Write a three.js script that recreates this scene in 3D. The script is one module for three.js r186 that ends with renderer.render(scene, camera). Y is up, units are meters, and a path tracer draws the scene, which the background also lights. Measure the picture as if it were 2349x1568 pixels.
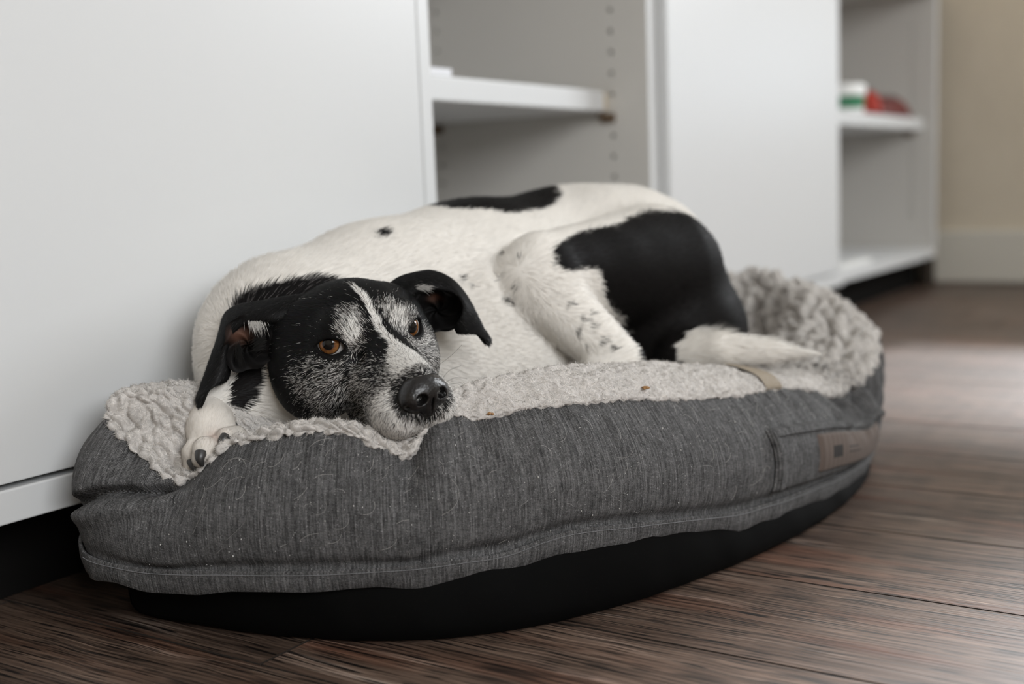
import * as THREE from 'three';
import { RectAreaLightUniformsLib } from 'three/addons/lights/RectAreaLightUniformsLib.js';
import { RoundedBoxGeometry } from 'three/addons/geometries/RoundedBoxGeometry.js';
import { mergeGeometries } from 'three/addons/utils/BufferGeometryUtils.js';

// ---------------------------------------------------------------- camera, sky, lights, exposure
// World: y up, metres. The cabinets run along +X and face +Z; the floor is y = 0.
const scene = new THREE.Scene();
const EYE = new THREE.Vector3(0, 0.325, 0);
const CAM_RIGHT = new THREE.Vector3(0.542514, -0.038542, 0.839162);
const CAM_UP = new THREE.Vector3(0.129260, 0.990880, -0.038056);
const CAM_FWD = new THREE.Vector3(0.830042, -0.129116, -0.542549);
const FPX = 2741.5;
const camera = new THREE.PerspectiveCamera(2 * Math.atan(784 / FPX) * 180 / Math.PI, 2349 / 1568, 0.02, 60);
camera.position.copy(EYE);
camera.quaternion.setFromRotationMatrix(new THREE.Matrix4().makeBasis(CAM_RIGHT, CAM_UP, CAM_FWD.clone().negate()));
camera.filmGauge = 36;
camera.focus = 0.90;
camera.userData.fStop = 3.1;
scene.add(camera);

const renderer = new THREE.WebGLRenderer();
renderer.toneMapping = THREE.LinearToneMapping;
renderer.toneMappingExposure = 0.76;
renderer.shadowMap.enabled = true;
RectAreaLightUniformsLib.init();
scene.background = new THREE.Color().setRGB(0.80, 0.88, 0.96);
scene.backgroundIntensity = 3.0;

function windowLight(name, x, y, z, w, h, tx, ty, tz, intensity, r, g, b) {
  const l = new THREE.RectAreaLight(new THREE.Color().setRGB(r, g, b), intensity, w, h);
  l.name = name; l.position.set(x, y, z); l.lookAt(tx, ty, tz); scene.add(l);
  return l;
}
// daylight through the window behind the camera and the one in the far wall, right of the view
windowLight('window_daylight', -0.60, 1.55, 2.24, 1.9, 1.3, 0.4, 0.7, 0, 12.5, 0.97, 0.985, 1.0);
windowLight('far_window_daylight', 3.52, 1.55, 0.75, 1.2, 1.1, 1.2, 0.4, -0.2, 15, 0.95, 0.975, 1.0);
// low hazy sun through the small window in the far wall, raking over the floor
const sun = new THREE.DirectionalLight(new THREE.Color().setRGB(0.95, 0.97, 1.0), 17);
sun.name = 'low_sun'; sun.position.set(1.9 + 5 * 0.93, 5 * 0.345, -0.35 + 5 * 0.14); sun.target.position.set(1.9, 0, -0.35); scene.add(sun, sun.target);
sun.shadow.radius = 7; sun.castShadow = true; sun.shadow.mapSize.set(2048, 2048); Object.assign(sun.shadow.camera, { left: -3, right: 3, top: 3, bottom: -3, near: 0.1, far: 14 });

// ---------------------------------------------------------------- helpers
let seedState = 12345;
function rnd() { seedState |= 0; seedState = seedState + 0x6D2B79F5 | 0; let t = Math.imul(seedState ^ seedState >>> 15, 1 | seedState); t = t + Math.imul(t ^ t >>> 7, 61 | t) ^ t; return ((t ^ t >>> 14) >>> 0) / 4294967296; }
function reseed(n) { seedState = n; }
const gauss = () => { let s = 0; for (let i = 0; i < 6; i++) s += rnd(); return (s - 3) / 1.2; };
const clamp = (x, a, b) => x < a ? a : x > b ? b : x;
const lerp = (a, b, t) => a + (b - a) * t;
const sstep = (a, b, x) => { const t = clamp((x - a) / (b - a), 0, 1); return t * t * (3 - 2 * t); };
function hash3(x, y, z) { let h = Math.imul(x, 374761393) ^ Math.imul(y, 668265263) ^ Math.imul(z, 2147483647 - 1274126177); h = Math.imul(h ^ h >>> 13, 1274126177); h = Math.imul(h ^ h >>> 16, 2246822519); return ((h ^ h >>> 15) >>> 0) / 4294967296; }
function noise3(x, y, z) {
  const xi = Math.floor(x), yi = Math.floor(y), zi = Math.floor(z), xf = x - xi, yf = y - yi, zf = z - zi;
  const u = xf * xf * (3 - 2 * xf), v = yf * yf * (3 - 2 * yf), w = zf * zf * (3 - 2 * zf);
  const l = (a, b, t) => a + (b - a) * t;
  return l(l(l(hash3(xi, yi, zi), hash3(xi + 1, yi, zi), u), l(hash3(xi, yi + 1, zi), hash3(xi + 1, yi + 1, zi), u), v),
    l(l(hash3(xi, yi, zi + 1), hash3(xi + 1, yi, zi + 1), u), l(hash3(xi, yi + 1, zi + 1), hash3(xi + 1, yi + 1, zi + 1), u), v), w) * 2 - 1;
}
const fbm3 = (x, y, z, o = 3) => { let s = 0, a = 0.5; for (let i = 0; i < o; i++) { s += a * noise3(x, y, z); x *= 2.03; y *= 2.03; z *= 2.03; a *= 0.5; } return s; };
function worley(x, y, z) {
  const xi = Math.floor(x), yi = Math.floor(y), zi = Math.floor(z); let best = 9;
  for (let i = -1; i < 2; i++) for (let j = -1; j < 2; j++) for (let k = -1; k < 2; k++) {
    const a = xi + i, b = yi + j, c = zi + k;
    const dx = a + hash3(a, b, c) - x, dy = b + hash3(a + 71, b, c) - y, dz = c + hash3(a, b + 37, c) - z, d = dx * dx + dy * dy + dz * dz;
    if (d < best) best = d;
  }
  return Math.sqrt(best);
}
// a periodic 2-D noise for tiling textures
function tileNoise(x, y, px, py, seed) {
  const xi = Math.floor(x), yi = Math.floor(y), xf = x - xi, yf = y - yi, u = xf * xf * (3 - 2 * xf), v = yf * yf * (3 - 2 * yf);
  const m = (a, n) => ((a % n) + n) % n;
  const a = hash3(m(xi, px), m(yi, py), seed), b = hash3(m(xi + 1, px), m(yi, py), seed), c = hash3(m(xi, px), m(yi + 1, py), seed), d = hash3(m(xi + 1, px), m(yi + 1, py), seed);
  return (a + (b - a) * u + (c - a) * v + (a - b - c + d) * u * v) * 2 - 1;
}
function dataTexture(w, h, fn, color = true) {
  const data = new Uint8Array(w * h * 4), o = [0, 0, 0];
  for (let j = 0; j < h; j++) for (let i = 0; i < w; i++) {
    fn(i, j, o); const k = (j * w + i) * 4;
    data[k] = clamp(o[0], 0, 255); data[k + 1] = clamp(o[1], 0, 255); data[k + 2] = clamp(o[2], 0, 255); data[k + 3] = 255;
  }
  const t = new THREE.DataTexture(data, w, h); t.wrapS = t.wrapT = THREE.RepeatWrapping; t.magFilter = THREE.LinearFilter; t.minFilter = THREE.LinearMipmapLinearFilter;
  t.generateMipmaps = true; if (color) t.colorSpace = THREE.SRGBColorSpace; t.needsUpdate = true; return t;
}
const V = (x, y, z) => new THREE.Vector3(x, y, z);
// a point of the room seen at photo pixel (px, py) at the given distance along the lens axis
function at(px, py, d) {
  return EYE.clone().addScaledVector(CAM_RIGHT, (px - 1174.5) / FPX * d).addScaledVector(CAM_UP, -(py - 784) / FPX * d).addScaledVector(CAM_FWD, d);
}
function std(color, roughness = 0.6, extra = {}) {
  const c = Array.isArray(color) ? new THREE.Color().setRGB(...color) : new THREE.Color(color);
  return new THREE.MeshStandardMaterial({ color: c, roughness, metalness: 0, ...extra });
}
const matte = (color, roughness = 0.8, spec = 0.25, extra = {}) => new THREE.MeshPhysicalMaterial({ color: new THREE.Color().setRGB(...color), roughness, metalness: 0, specularIntensity: spec, ...extra });
const taken = new Map();
function numbered(n) { const k = taken.get(n) || 0; taken.set(n, k + 1); return k ? n + '_' + String(k).padStart(3, '0') : n; }
function mesh(name, geo, mat, parent, cast = true) {
  const m = new THREE.Mesh(geo, mat); m.name = parent === scene ? numbered(name) : name; m.castShadow = cast; m.receiveShadow = true; parent.add(m); return m;
}
function tag(o, label, category, group) { o.userData.label = label; o.userData.category = category; if (group) o.userData.group = group; return o; }
function structure(name, geo, mat, label, category) { const m = mesh(name, geo, mat, scene); m.userData.kind = 'structure'; if (label) tag(m, label, category || 'wall'); return m; }
function thing(name, label, category, x = 0, y = 0, z = 0) { const g = new THREE.Group(); g.name = numbered(name); g.position.set(x, y, z); tag(g, label, category); scene.add(g); return g; }
// axis-aligned box from its two corners, edges eased by r, corners given relative to origin o
function boxGeo(x0, y0, z0, x1, y1, z1, r = 0.0012) {
  const w = x1 - x0, h = y1 - y0, d = z1 - z0;
  const g = r > 0 ? new RoundedBoxGeometry(w, h, d, 2, Math.min(r, w / 2.01, h / 2.01, d / 2.01)) : new THREE.BoxGeometry(w, h, d);
  g.translate((x0 + x1) / 2, (y0 + y1) / 2, (z0 + z1) / 2); return g;
}
function gridGeometry(nu, nv, fn, closedU = false) {      // fn(i, j) -> [x, y, z, u, v]
  const cu = nu + 1, pos = new Float32Array(cu * (nv + 1) * 3), uv = new Float32Array(cu * (nv + 1) * 2), idx = [];
  for (let j = 0; j <= nv; j++) for (let i = 0; i <= nu; i++) { const p = fn(i, j), k = j * cu + i; pos.set([p[0], p[1], p[2]], k * 3); uv.set([p[3] || 0, p[4] || 0], k * 2); }
  for (let j = 0; j < nv; j++) for (let i = 0; i < nu; i++) { const a = j * cu + i; idx.push(a, a + 1, a + cu, a + 1, a + cu + 1, a + cu); }
  const g = new THREE.BufferGeometry(); g.setAttribute('position', new THREE.BufferAttribute(pos, 3)); g.setAttribute('uv', new THREE.BufferAttribute(uv, 2)); g.setIndex(idx); g.computeVertexNormals();
  if (closedU) { const n = g.attributes.normal; for (let j = 0; j <= nv; j++) { const a = j * cu, b = j * cu + nu, x = n.getX(a) + n.getX(b), y = n.getY(a) + n.getY(b), z = n.getZ(a) + n.getZ(b), l = Math.hypot(x, y, z) || 1; n.setXYZ(a, x / l, y / l, z / l); n.setXYZ(b, x / l, y / l, z / l); } }
  return g;
}
// naive surface nets over a distance function; blocks far from the surface are skipped
function surfaceNets(f, lo, hi, cell) {
  const nx = Math.ceil((hi[0] - lo[0]) / cell) + 1, ny = Math.ceil((hi[1] - lo[1]) / cell) + 1, nz = Math.ceil((hi[2] - lo[2]) / cell) + 1;
  const F = new Float32Array(nx * ny * nz), B = 6, id = (i, j, k) => (k * ny + j) * nx + i;
  for (let k0 = 0; k0 < nz; k0 += B) for (let j0 = 0; j0 < ny; j0 += B) for (let i0 = 0; i0 < nx; i0 += B) {
    const c = f(lo[0] + (i0 + B / 2) * cell, lo[1] + (j0 + B / 2) * cell, lo[2] + (k0 + B / 2) * cell);
    const far = Math.abs(c) > B * cell * 1.5;
    for (let k = k0; k < Math.min(nz, k0 + B); k++) for (let j = j0; j < Math.min(ny, j0 + B); j++) for (let i = i0; i < Math.min(nx, i0 + B); i++)
      F[id(i, j, k)] = far ? c : f(lo[0] + i * cell, lo[1] + j * cell, lo[2] + k * cell);
  }
  const vert = new Int32Array(nx * ny * nz).fill(-1), pos = [], idx = [];
  const E = [[0, 1], [2, 3], [4, 5], [6, 7], [0, 2], [1, 3], [4, 6], [5, 7], [0, 4], [1, 5], [2, 6], [3, 7]], val = new Float32Array(8);
  for (let k = 0; k < nz - 1; k++) for (let j = 0; j < ny - 1; j++) for (let i = 0; i < nx - 1; i++) {
    let m = 0; for (let c = 0; c < 8; c++) { val[c] = F[id(i + (c & 1), j + (c >> 1 & 1), k + (c >> 2))]; if (val[c] < 0) m |= 1 << c; }
    if (m === 0 || m === 255) continue;
    let x = 0, y = 0, z = 0, n = 0;
    for (const [a, b] of E) { if ((val[a] < 0) === (val[b] < 0)) continue; const t = val[a] / (val[a] - val[b]); x += lerp(a & 1, b & 1, t); y += lerp(a >> 1 & 1, b >> 1 & 1, t); z += lerp(a >> 2, b >> 2, t); n++; }
    vert[id(i, j, k)] = pos.length / 3; pos.push(lo[0] + (i + x / n) * cell, lo[1] + (j + y / n) * cell, lo[2] + (k + z / n) * cell);
  }
  const quad = (a, b, c, d, flip) => { if (a < 0 || b < 0 || c < 0 || d < 0) return; flip ? idx.push(a, c, b, a, d, c) : idx.push(a, b, c, a, c, d); };
  for (let k = 1; k < nz - 1; k++) for (let j = 1; j < ny - 1; j++) for (let i = 1; i < nx - 1; i++) {
    const s = F[id(i, j, k)] < 0;
    if (s !== F[id(i + 1, j, k)] < 0) quad(vert[id(i, j - 1, k - 1)], vert[id(i, j, k - 1)], vert[id(i, j, k)], vert[id(i, j - 1, k)], !s);
    if (s !== F[id(i, j + 1, k)] < 0) quad(vert[id(i - 1, j, k - 1)], vert[id(i - 1, j, k)], vert[id(i, j, k)], vert[id(i, j, k - 1)], !s);
    if (s !== F[id(i, j, k + 1)] < 0) quad(vert[id(i - 1, j - 1, k)], vert[id(i, j - 1, k)], vert[id(i, j, k)], vert[id(i - 1, j, k)], !s);
  }
  const g = new THREE.BufferGeometry(); g.setAttribute('position', new THREE.Float32BufferAttribute(pos, 3)); g.setIndex(idx);
  const nor = new Float32Array(pos.length), e = cell * 0.6;
  for (let v = 0; v < pos.length; v += 3) {
    const x = pos[v], y = pos[v + 1], z = pos[v + 2];
    const a = f(x + e, y, z) - f(x - e, y, z), b = f(x, y + e, z) - f(x, y - e, z), c = f(x, y, z + e) - f(x, y, z - e), l = Math.hypot(a, b, c) || 1;
    nor[v] = a / l; nor[v + 1] = b / l; nor[v + 2] = c / l;
  }
  g.setAttribute('normal', new THREE.BufferAttribute(nor, 3)); return g;
}
const smin = (a, b, k) => { const h = Math.max(k - Math.abs(a - b), 0) / k; return Math.min(a, b) - h * h * k * 0.25; };
const smax = (a, b, k) => -smin(-a, -b, k);
function sdEll(x, y, z, cx, cy, cz, rx, ry, rz) { x -= cx; y -= cy; z -= cz; const k0 = Math.hypot(x / rx, y / ry, z / rz), k1 = Math.hypot(x / (rx * rx), y / (ry * ry), z / (rz * rz)); return k1 < 1e-9 ? -Math.min(rx, ry, rz) : k0 * (k0 - 1) / k1; }
function sdCone(x, y, z, ax, ay, az, ra, bx, by, bz, rb) { const dx = bx - ax, dy = by - ay, dz = bz - az, px = x - ax, py = y - ay, pz = z - az, t = clamp((px * dx + py * dy + pz * dz) / (dx * dx + dy * dy + dz * dz), 0, 1); return Math.hypot(px - dx * t, py - dy * t, pz - dz * t) - lerp(ra, rb, t); }
// many thin tapering hairs, joined into one mesh: place(i) -> {p, n, d, len, w, c, bend} or null
function hairGeometry(count, place, segs = 2) {
  const pos = [], nor = [], col = [], idx = [];
  for (let i = 0; i < count; i++) {
    const s = place(i); if (!s) continue;
    const sx = s.d.y * s.n.z - s.d.z * s.n.y, sy = s.d.z * s.n.x - s.d.x * s.n.z, sz = s.d.x * s.n.y - s.d.y * s.n.x, sl = Math.hypot(sx, sy, sz) || 1;
    const wx = sx / sl * s.w / 2, wy = sy / sl * s.w / 2, wz = sz / sl * s.w / 2, b0 = pos.length / 3;
    for (let k = 0; k <= segs; k++) {
      const t = k / segs, f = k === segs ? 0 : (1 - t * 0.45), q = s.bend * t * t * s.len;
      const x = s.p.x + s.d.x * s.len * t + s.g.x * q, y = s.p.y + s.d.y * s.len * t + s.g.y * q, z = s.p.z + s.d.z * s.len * t + s.g.z * q;
      if (k < segs) { pos.push(x - wx * f, y - wy * f, z - wz * f, x + wx * f, y + wy * f, z + wz * f); nor.push(s.n.x, s.n.y, s.n.z, s.n.x, s.n.y, s.n.z); col.push(...s.c, ...s.c); }
      else { pos.push(x, y, z); nor.push(s.n.x, s.n.y, s.n.z); col.push(...s.c); }
      if (k > 0) { const a = b0 + (k - 1) * 2; if (k < segs) idx.push(a, a + 1, a + 2, a + 1, a + 3, a + 2); else idx.push(a, a + 1, a + 2); }
    }
  }
  const g = new THREE.BufferGeometry(); g.setAttribute('position', new THREE.Float32BufferAttribute(pos, 3)); g.setAttribute('normal', new THREE.Float32BufferAttribute(nor, 3)); g.setAttribute('color', new THREE.Float32BufferAttribute(col, 3)); g.setIndex(idx); return g;
}
// area-weighted random points on a mesh
function sampler(geo) {
  const p = geo.attributes.position.array, n = geo.attributes.normal.array, ix = geo.index.array, cum = new Float64Array(ix.length / 3); let sum = 0;
  for (let t = 0; t < ix.length; t += 3) {
    const a = ix[t] * 3, b = ix[t + 1] * 3, c = ix[t + 2] * 3, ux = p[b] - p[a], uy = p[b + 1] - p[a + 1], uz = p[b + 2] - p[a + 2], vx = p[c] - p[a], vy = p[c + 1] - p[a + 1], vz = p[c + 2] - p[a + 2];
    sum += Math.hypot(uy * vz - uz * vy, uz * vx - ux * vz, ux * vy - uy * vx) / 2; cum[t / 3] = sum;
  }
  return { area: sum, pick(P, N) {
    const r = rnd() * sum; let lo = 0, hi = cum.length - 1; while (lo < hi) { const m = lo + hi >> 1; cum[m] < r ? lo = m + 1 : hi = m; }
    let u = rnd(), v = rnd(); if (u + v > 1) { u = 1 - u; v = 1 - v; } const w = 1 - u - v, a = ix[lo * 3] * 3, b = ix[lo * 3 + 1] * 3, c = ix[lo * 3 + 2] * 3;
    P.set(p[a] * w + p[b] * u + p[c] * v, p[a + 1] * w + p[b + 1] * u + p[c + 1] * v, p[a + 2] * w + p[b + 2] * u + p[c + 2] * v);
    N.set(n[a] * w + n[b] * u + n[c] * v, n[a + 1] * w + n[b + 1] * u + n[c + 1] * v, n[a + 2] * w + n[b + 2] * u + n[c + 2] * v).normalize();
  } };
}
function tubeGeo(points, radius, segs = 24, radial = 6) { return new THREE.TubeGeometry(new THREE.CatmullRomCurve3(points), segs, radius, radial, false); }
// ---------------------------------------------------------------- the room
const wallPaint = (() => {
  const t = dataTexture(256, 256, (i, j, o) => { const n = tileNoise(i / 16, j / 16, 16, 16, 3) * 2.5 + tileNoise(i / 3, j / 3, 85, 85, 4) * 2; o[0] = 202 + n; o[1] = 191 + n; o[2] = 172 + n; });
  return std(0xffffff, 0.85, { map: t });
})();
const whitePaint = std([0.74, 0.74, 0.735], 0.5);
function wallWithOpening(alongX, fixed0, fixed1, a0, a1, y1, o0, o1, oy0, oy1) {   // a wall slab with one rectangular opening
  const b = (p0, p1, q0, q1) => alongX ? boxGeo(p0, q0, fixed0, p1, q1, fixed1, 0) : boxGeo(fixed0, q0, p0, fixed1, q1, p1, 0);
  const parts = [b(a0, o0, 0, y1), b(o1, a1, 0, y1), b(o0, o1, oy1, y1)];
  if (oy0 > 0.001) parts.push(b(o0, o1, 0, oy0));
  return mergeGeometries(parts);
}
structure('wall_left', boxGeo(-2.6, 0, -1.55, 3.7, 2.5, -1.42, 0), wallPaint);
structure('wall_far', mergeGeometries([boxGeo(3.57, 0, -1.42, 3.7, 2.5, -0.42, 0), boxGeo(3.57, 0, -0.42, 3.7, 0.49, 1.45, 0), boxGeo(3.57, 0.80, -0.42, 3.7, 0.95, 1.45, 0), boxGeo(3.57, 2.15, -0.42, 3.7, 2.5, 1.45, 0), boxGeo(3.57, 0.95, -0.42, 3.7, 2.15, 0.10, 0), boxGeo(3.57, 0, 1.45, 3.7, 2.5, 2.42, 0)]), wallPaint, 'plain beige wall past the end of the cabinets', 'wall');
structure('wall_right', wallWithOpening(true, 2.30, 2.42, -2.6, 3.57, 2.5, -1.60, 0.40, 0.85, 2.25), wallPaint);
structure('wall_near', boxGeo(-2.6, 0, -1.42, -2.48, 2.5, 2.30, 0), wallPaint);
structure('ceiling', boxGeo(-2.6, 2.5, -1.55, 3.7, 2.6, 2.42, 0), std([0.6, 0.6, 0.59], 0.9));
structure('baseboard_far', boxGeo(3.552, 0.004, -1.40, 3.57, 0.150, 2.29, 0.004), std([0.60, 0.57, 0.50], 0.6), 'beige baseboard along the wall past the cabinets', 'baseboard');
{
  const frame = (n, geos) => structure(n, mergeGeometries(geos), whitePaint);
  const z0 = 2.36, z1 = 2.41, x0 = 3.64, x1 = 3.69;
  frame('window_1', [boxGeo(-1.6, 0.85, z0, 0.4, 0.91, z1, 0), boxGeo(-1.6, 2.19, z0, 0.4, 2.25, z1, 0), boxGeo(-1.6, 0.91, z0, -1.54, 2.19, z1, 0), boxGeo(0.34, 0.91, z0, 0.4, 2.19, z1, 0), boxGeo(-0.62, 0.91, z0, -0.58, 2.19, z1, 0)]);
  frame('window_2', [boxGeo(x0, 0.95, 0.10, x1, 1.0, 1.45, 0), boxGeo(x0, 2.1, 0.10, x1, 2.15, 1.45, 0), boxGeo(x0, 1.0, 0.10, x1, 2.1, 0.15, 0), boxGeo(x0, 1.0, 1.40, x1, 2.1, 1.45, 0)]);
}

// ---------------------------------------------------------------- wood plank floor
const woodTex = dataTexture(1024, 2048, (i, j, o) => {
  const l = j / 2048, a0 = i / 1024;
  const a = a0 + 0.012 * tileNoise(l * 9, a0 * 5, 9, 5, 11) + 0.004 * tileNoise(l * 30, a0 * 12, 30, 12, 12);
  const broad = tileNoise(a * 10, l * 3, 10, 3, 1), s1 = tileNoise(a * 80, l * 7, 80, 7, 2), s2 = tileNoise(a * 220, l * 16, 220, 16, 5), s3 = tileNoise(a * 500, l * 40, 500, 40, 6);
  const pore = Math.max(0, tileNoise(a * 230, l * 34, 230, 34, 7) - 0.30) * 1.5, pore2 = Math.max(0, tileNoise(a * 120, l * 16, 120, 16, 15) - 0.38) * 1.3;
  const wash = Math.max(0, tileNoise(a * 26, l * 9, 26, 9, 8) - 0.42) * Math.max(0, s2 + 0.4) * 1.6;
  const red = clamp(tileNoise(a * 14, l * 6, 14, 6, 9) * 0.8, 0, 1);
  let v = 0.5 + 0.12 * broad + 0.12 * s1 + 0.15 * s2 + 0.13 * s3;
  let r = lerp(40, 148, v), g = lerp(29, 127, v), b = lerp(23, 112, v);
  r += red * 6; g -= red * 10; b -= red * 14;
  r += wash * 70; g += wash * 72; b += wash * 72;
  const k = clamp(1 - pore - pore2 * 0.8, 0.22, 1); o[0] = r * k; o[1] = g * k; o[2] = b * k;
});
const woodBump = dataTexture(1024, 1024, (i, j, o) => {
  const l = j / 1024, a = i / 1024; const v = 128 + 60 * tileNoise(a * 200, l * 14, 200, 14, 21) + 40 * tileNoise(a * 400, l * 30, 400, 30, 22) - 70 * Math.max(0, tileNoise(a * 230, l * 34, 230, 34, 7) - 0.3); o[0] = o[1] = o[2] = v;
}, false);
const woodMats = [[0.90, 0.88, 0.87], [0.78, 0.765, 0.755], [1.0, 0.97, 0.955], [0.86, 0.82, 0.79]].map(c => std(c, 0.42, { map: woodTex, bumpMap: woodBump, bumpScale: 0.0005 }));
const floor = structure('floor', boxGeo(-2.6, -0.06, -1.55, 3.7, -0.004, 2.42, 0), std([0.02, 0.015, 0.012], 0.9), 'dark brown wood plank floor with pale worn streaks', 'floor');
{
  reseed(77);
  const e = 0.0009, g = 0.0004, jointMat = matte([0.022, 0.017, 0.014], 0.8, 0.2);
  const plank = (x0, x1, z0, z1, m) => {
    x0 += g; x1 -= g; z0 += g; z1 -= g;
    const pos = [], uv = [], idx = [], ou = rnd() * 0.5, ov = rnd() * 1.4, flip = rnd() < 0.5 ? -1 : 1;
    const quad = (...c) => { const b = pos.length / 3; for (const [x, y, z] of c) { pos.push(x, y, z); uv.push(((x - x0) * flip + ou) / 0.27, (z - z0 + ov) / 1.0); } idx.push(b, b + 1, b + 2, b, b + 2, b + 3); };
    const T = 0, M = -0.0014, B = -0.004;
    quad([x0 + e, T, z0 + e], [x0 + e, T, z1 - e], [x1 - e, T, z1 - e], [x1 - e, T, z0 + e]);
    quad([x0, M, z0], [x0, M, z1], [x0 + e, T, z1 - e], [x0 + e, T, z0 + e]); quad([x1 - e, T, z0 + e], [x1 - e, T, z1 - e], [x1, M, z1], [x1, M, z0]);
    quad([x0 + e, T, z1 - e], [x0, M, z1], [x1, M, z1], [x1 - e, T, z1 - e]); quad([x0, M, z0], [x0 + e, T, z0 + e], [x1 - e, T, z0 + e], [x1, M, z0]);
    quad([x0, B, z0], [x0, B, z1], [x0, M, z1], [x0, M, z0]); quad([x1, M, z0], [x1, M, z1], [x1, B, z1], [x1, B, z0]);
    quad([x0, M, z1], [x0, B, z1], [x1, B, z1], [x1, M, z1]); quad([x0, B, z0], [x0, M, z0], [x1, M, z0], [x1, B, z0]);
    const q = new THREE.BufferGeometry(); q.addGroup(0, 6, 0); q.addGroup(6, idx.length - 6, 1); q.setAttribute('position', new THREE.Float32BufferAttribute(pos, 3)); q.setAttribute('uv', new THREE.Float32BufferAttribute(uv, 2)); q.setIndex(idx); q.computeVertexNormals();
    mesh('plank', q, [m, jointMat], floor);
  };
  const W = 0.1655;
  for (let k = -18; k <= 18; k++) {
    const x0 = 0.570 + W * k, x1 = Math.min(x0 + W, 3.56); if (x0 > 3.5) continue;
    let z = k === 0 ? -0.594 - 1.22 : -1.42 - rnd() * 1.1;
    while (z < 2.3) { const z1 = z + 1.22; const a = Math.max(z, -1.42), b = Math.min(z1, 2.3); if (b - a > 0.01) plank(x0, x1, a, b, woodMats[Math.floor(rnd() * 4)]); z = z1; }
  }
}

// ---------------------------------------------------------------- white cabinets along the left wall
const ZC = -0.833, ZD = -0.815, ZB = -1.41, YB = 0.083, YT = 0.82;
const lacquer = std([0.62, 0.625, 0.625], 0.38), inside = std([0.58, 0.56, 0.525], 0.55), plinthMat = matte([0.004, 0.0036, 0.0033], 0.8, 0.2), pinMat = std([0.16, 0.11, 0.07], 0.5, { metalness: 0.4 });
function holedPanel(x0, x1) {                              // an upright carcass side with two rows of shelf-pin holes
  const s = new THREE.Shape(); s.moveTo(ZC, YB); s.lineTo(ZC, YT); s.lineTo(ZB, YT); s.lineTo(ZB, YB); s.closePath();
  for (const z of [-0.896, -1.229]) for (let k = 0; k < 17; k++) { const y = 0.205 + 0.032 * k; const h = new THREE.Path(); h.absellipse(z, y, 0.0042, 0.0042, 0, Math.PI * 2, false); s.holes.push(h); }
  const g = new THREE.ExtrudeGeometry(s, { depth: x1 - x0, bevelEnabled: false, curveSegments: 5 });
  g.rotateY(-Math.PI / 2); g.translate(x1, 0, 0); return g;  // shape x -> z, depth -> -x
}
function cabinet(label, x0, x1, o) {
  const c = thing('base_cabinet', label, 'cabinet', x0, 0, ZC), t = 0.021, B = (a, b, d, e, f, g, r) => boxGeo(a - x0, b, d - ZC, e - x0, f, g - ZC, r);
  mesh('side_panel', B(x0, YB, ZB, x0 + t, YT, ZC), o.open ? inside : lacquer, c);
  if (o.open) {
    const p = holedPanel(x1 - t, x1); p.translate(-x0, 0, -ZC); mesh('side_panel', p, inside, c);
    mesh('edge_strip', B(x1 - t, YB + 0.027, ZC - 0.0002, x1, YT, ZC + 0.0012, 0.0005), lacquer, c); mesh('edge_strip', B(x0, YB + 0.027, ZC - 0.0002, x0 + t, YT, ZC + 0.0012, 0.0005), lacquer, c);
  } else mesh('side_panel', B(x1 - t, YB, ZB, x1, YT, ZC), lacquer, c);
  mesh('bottom_panel', B(x0 + (o.open ? t : 0), YB, ZB, x1 - (o.open ? t : 0), YB + 0.027, o.open ? ZC : ZD, 0.002), lacquer, c);
  mesh('top_panel', B(x0 + t, YT - t, ZB, x1 - t, YT, ZC), inside, c);
  mesh('back_panel', B(x0 + t, YB + 0.027, ZB, x1 - t, YT - t, ZB + 0.008, 0), inside, c);
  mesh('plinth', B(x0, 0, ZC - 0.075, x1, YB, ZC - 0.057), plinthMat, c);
  if (o.door) {
    mesh('door', B(o.door[0], 0.1144, ZC + 0.001, o.door[1], 0.806, ZD, 0.0015), lacquer, c);
  }
  if (o.shelf) {
    mesh('shelf', B(x0 + t + 0.001, 0.434, ZB + 0.012, x1 - t - 0.016, 0.466, o.shelf, 0.003), lacquer, c);
    mesh('shelf_end_cap', B(x1 - t - 0.016, 0.436, -0.935, x1 - t - 0.001, 0.464, -0.903, 0.003), std([0.55, 0.46, 0.33], 0.6), c);
    for (const [z, s] of [[-0.896, 1], [-1.229, 1]]) { const p = new THREE.CylinderGeometry(0.0035, 0.0035, 0.024, 10); p.rotateZ(Math.PI / 2); p.translate(x1 - t - 0.010 - x0, 0.4302, z - ZC - (z > -1 ? 0.012 : 0)); mesh('shelf_pin', mergeGeometries([p.toNonIndexed(), boxGeo(x1 - t - 0.006 - x0, 0.418, z - ZC - 0.018, x1 - t - x0, 0.432, z - ZC + 0.006, 0.001)]), pinMat, c); }
  }
  return c;
}
cabinet('white base cabinet cut off by the left edge of the photo', -0.075, 0.503, { door: [-0.07, 0.5245] });
cabinet('white base cabinet with a wide blank door behind the dog\'s head', 0.505, 1.104, { door: [0.528, 1.074] });
cabinet('open white base cabinet with one empty shelf behind the dog\'s back', 1.104, 1.703, { open: true, shelf: -0.90 });
cabinet('white base cabinet with a plain door right of the dog\'s back', 1.703, 2.582, { door: [1.716, 2.549] });
cabinet('open white base cabinet holding red and green things, against the beige wall', 2.584, 3.47, { open: true, shelf: -0.86 });
structure('gap_shade_1', boxGeo(3.473, 0.0, -0.872, 3.569, 0.82, -0.855, 0.001), matte([0.035, 0.027, 0.02], 0.7, 0.3), 'dark brown strip added as shade in the gap between the last cabinet and the wall', 'gap_shade');  // added board, its dark colour stands in for shade inside the gap
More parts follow.
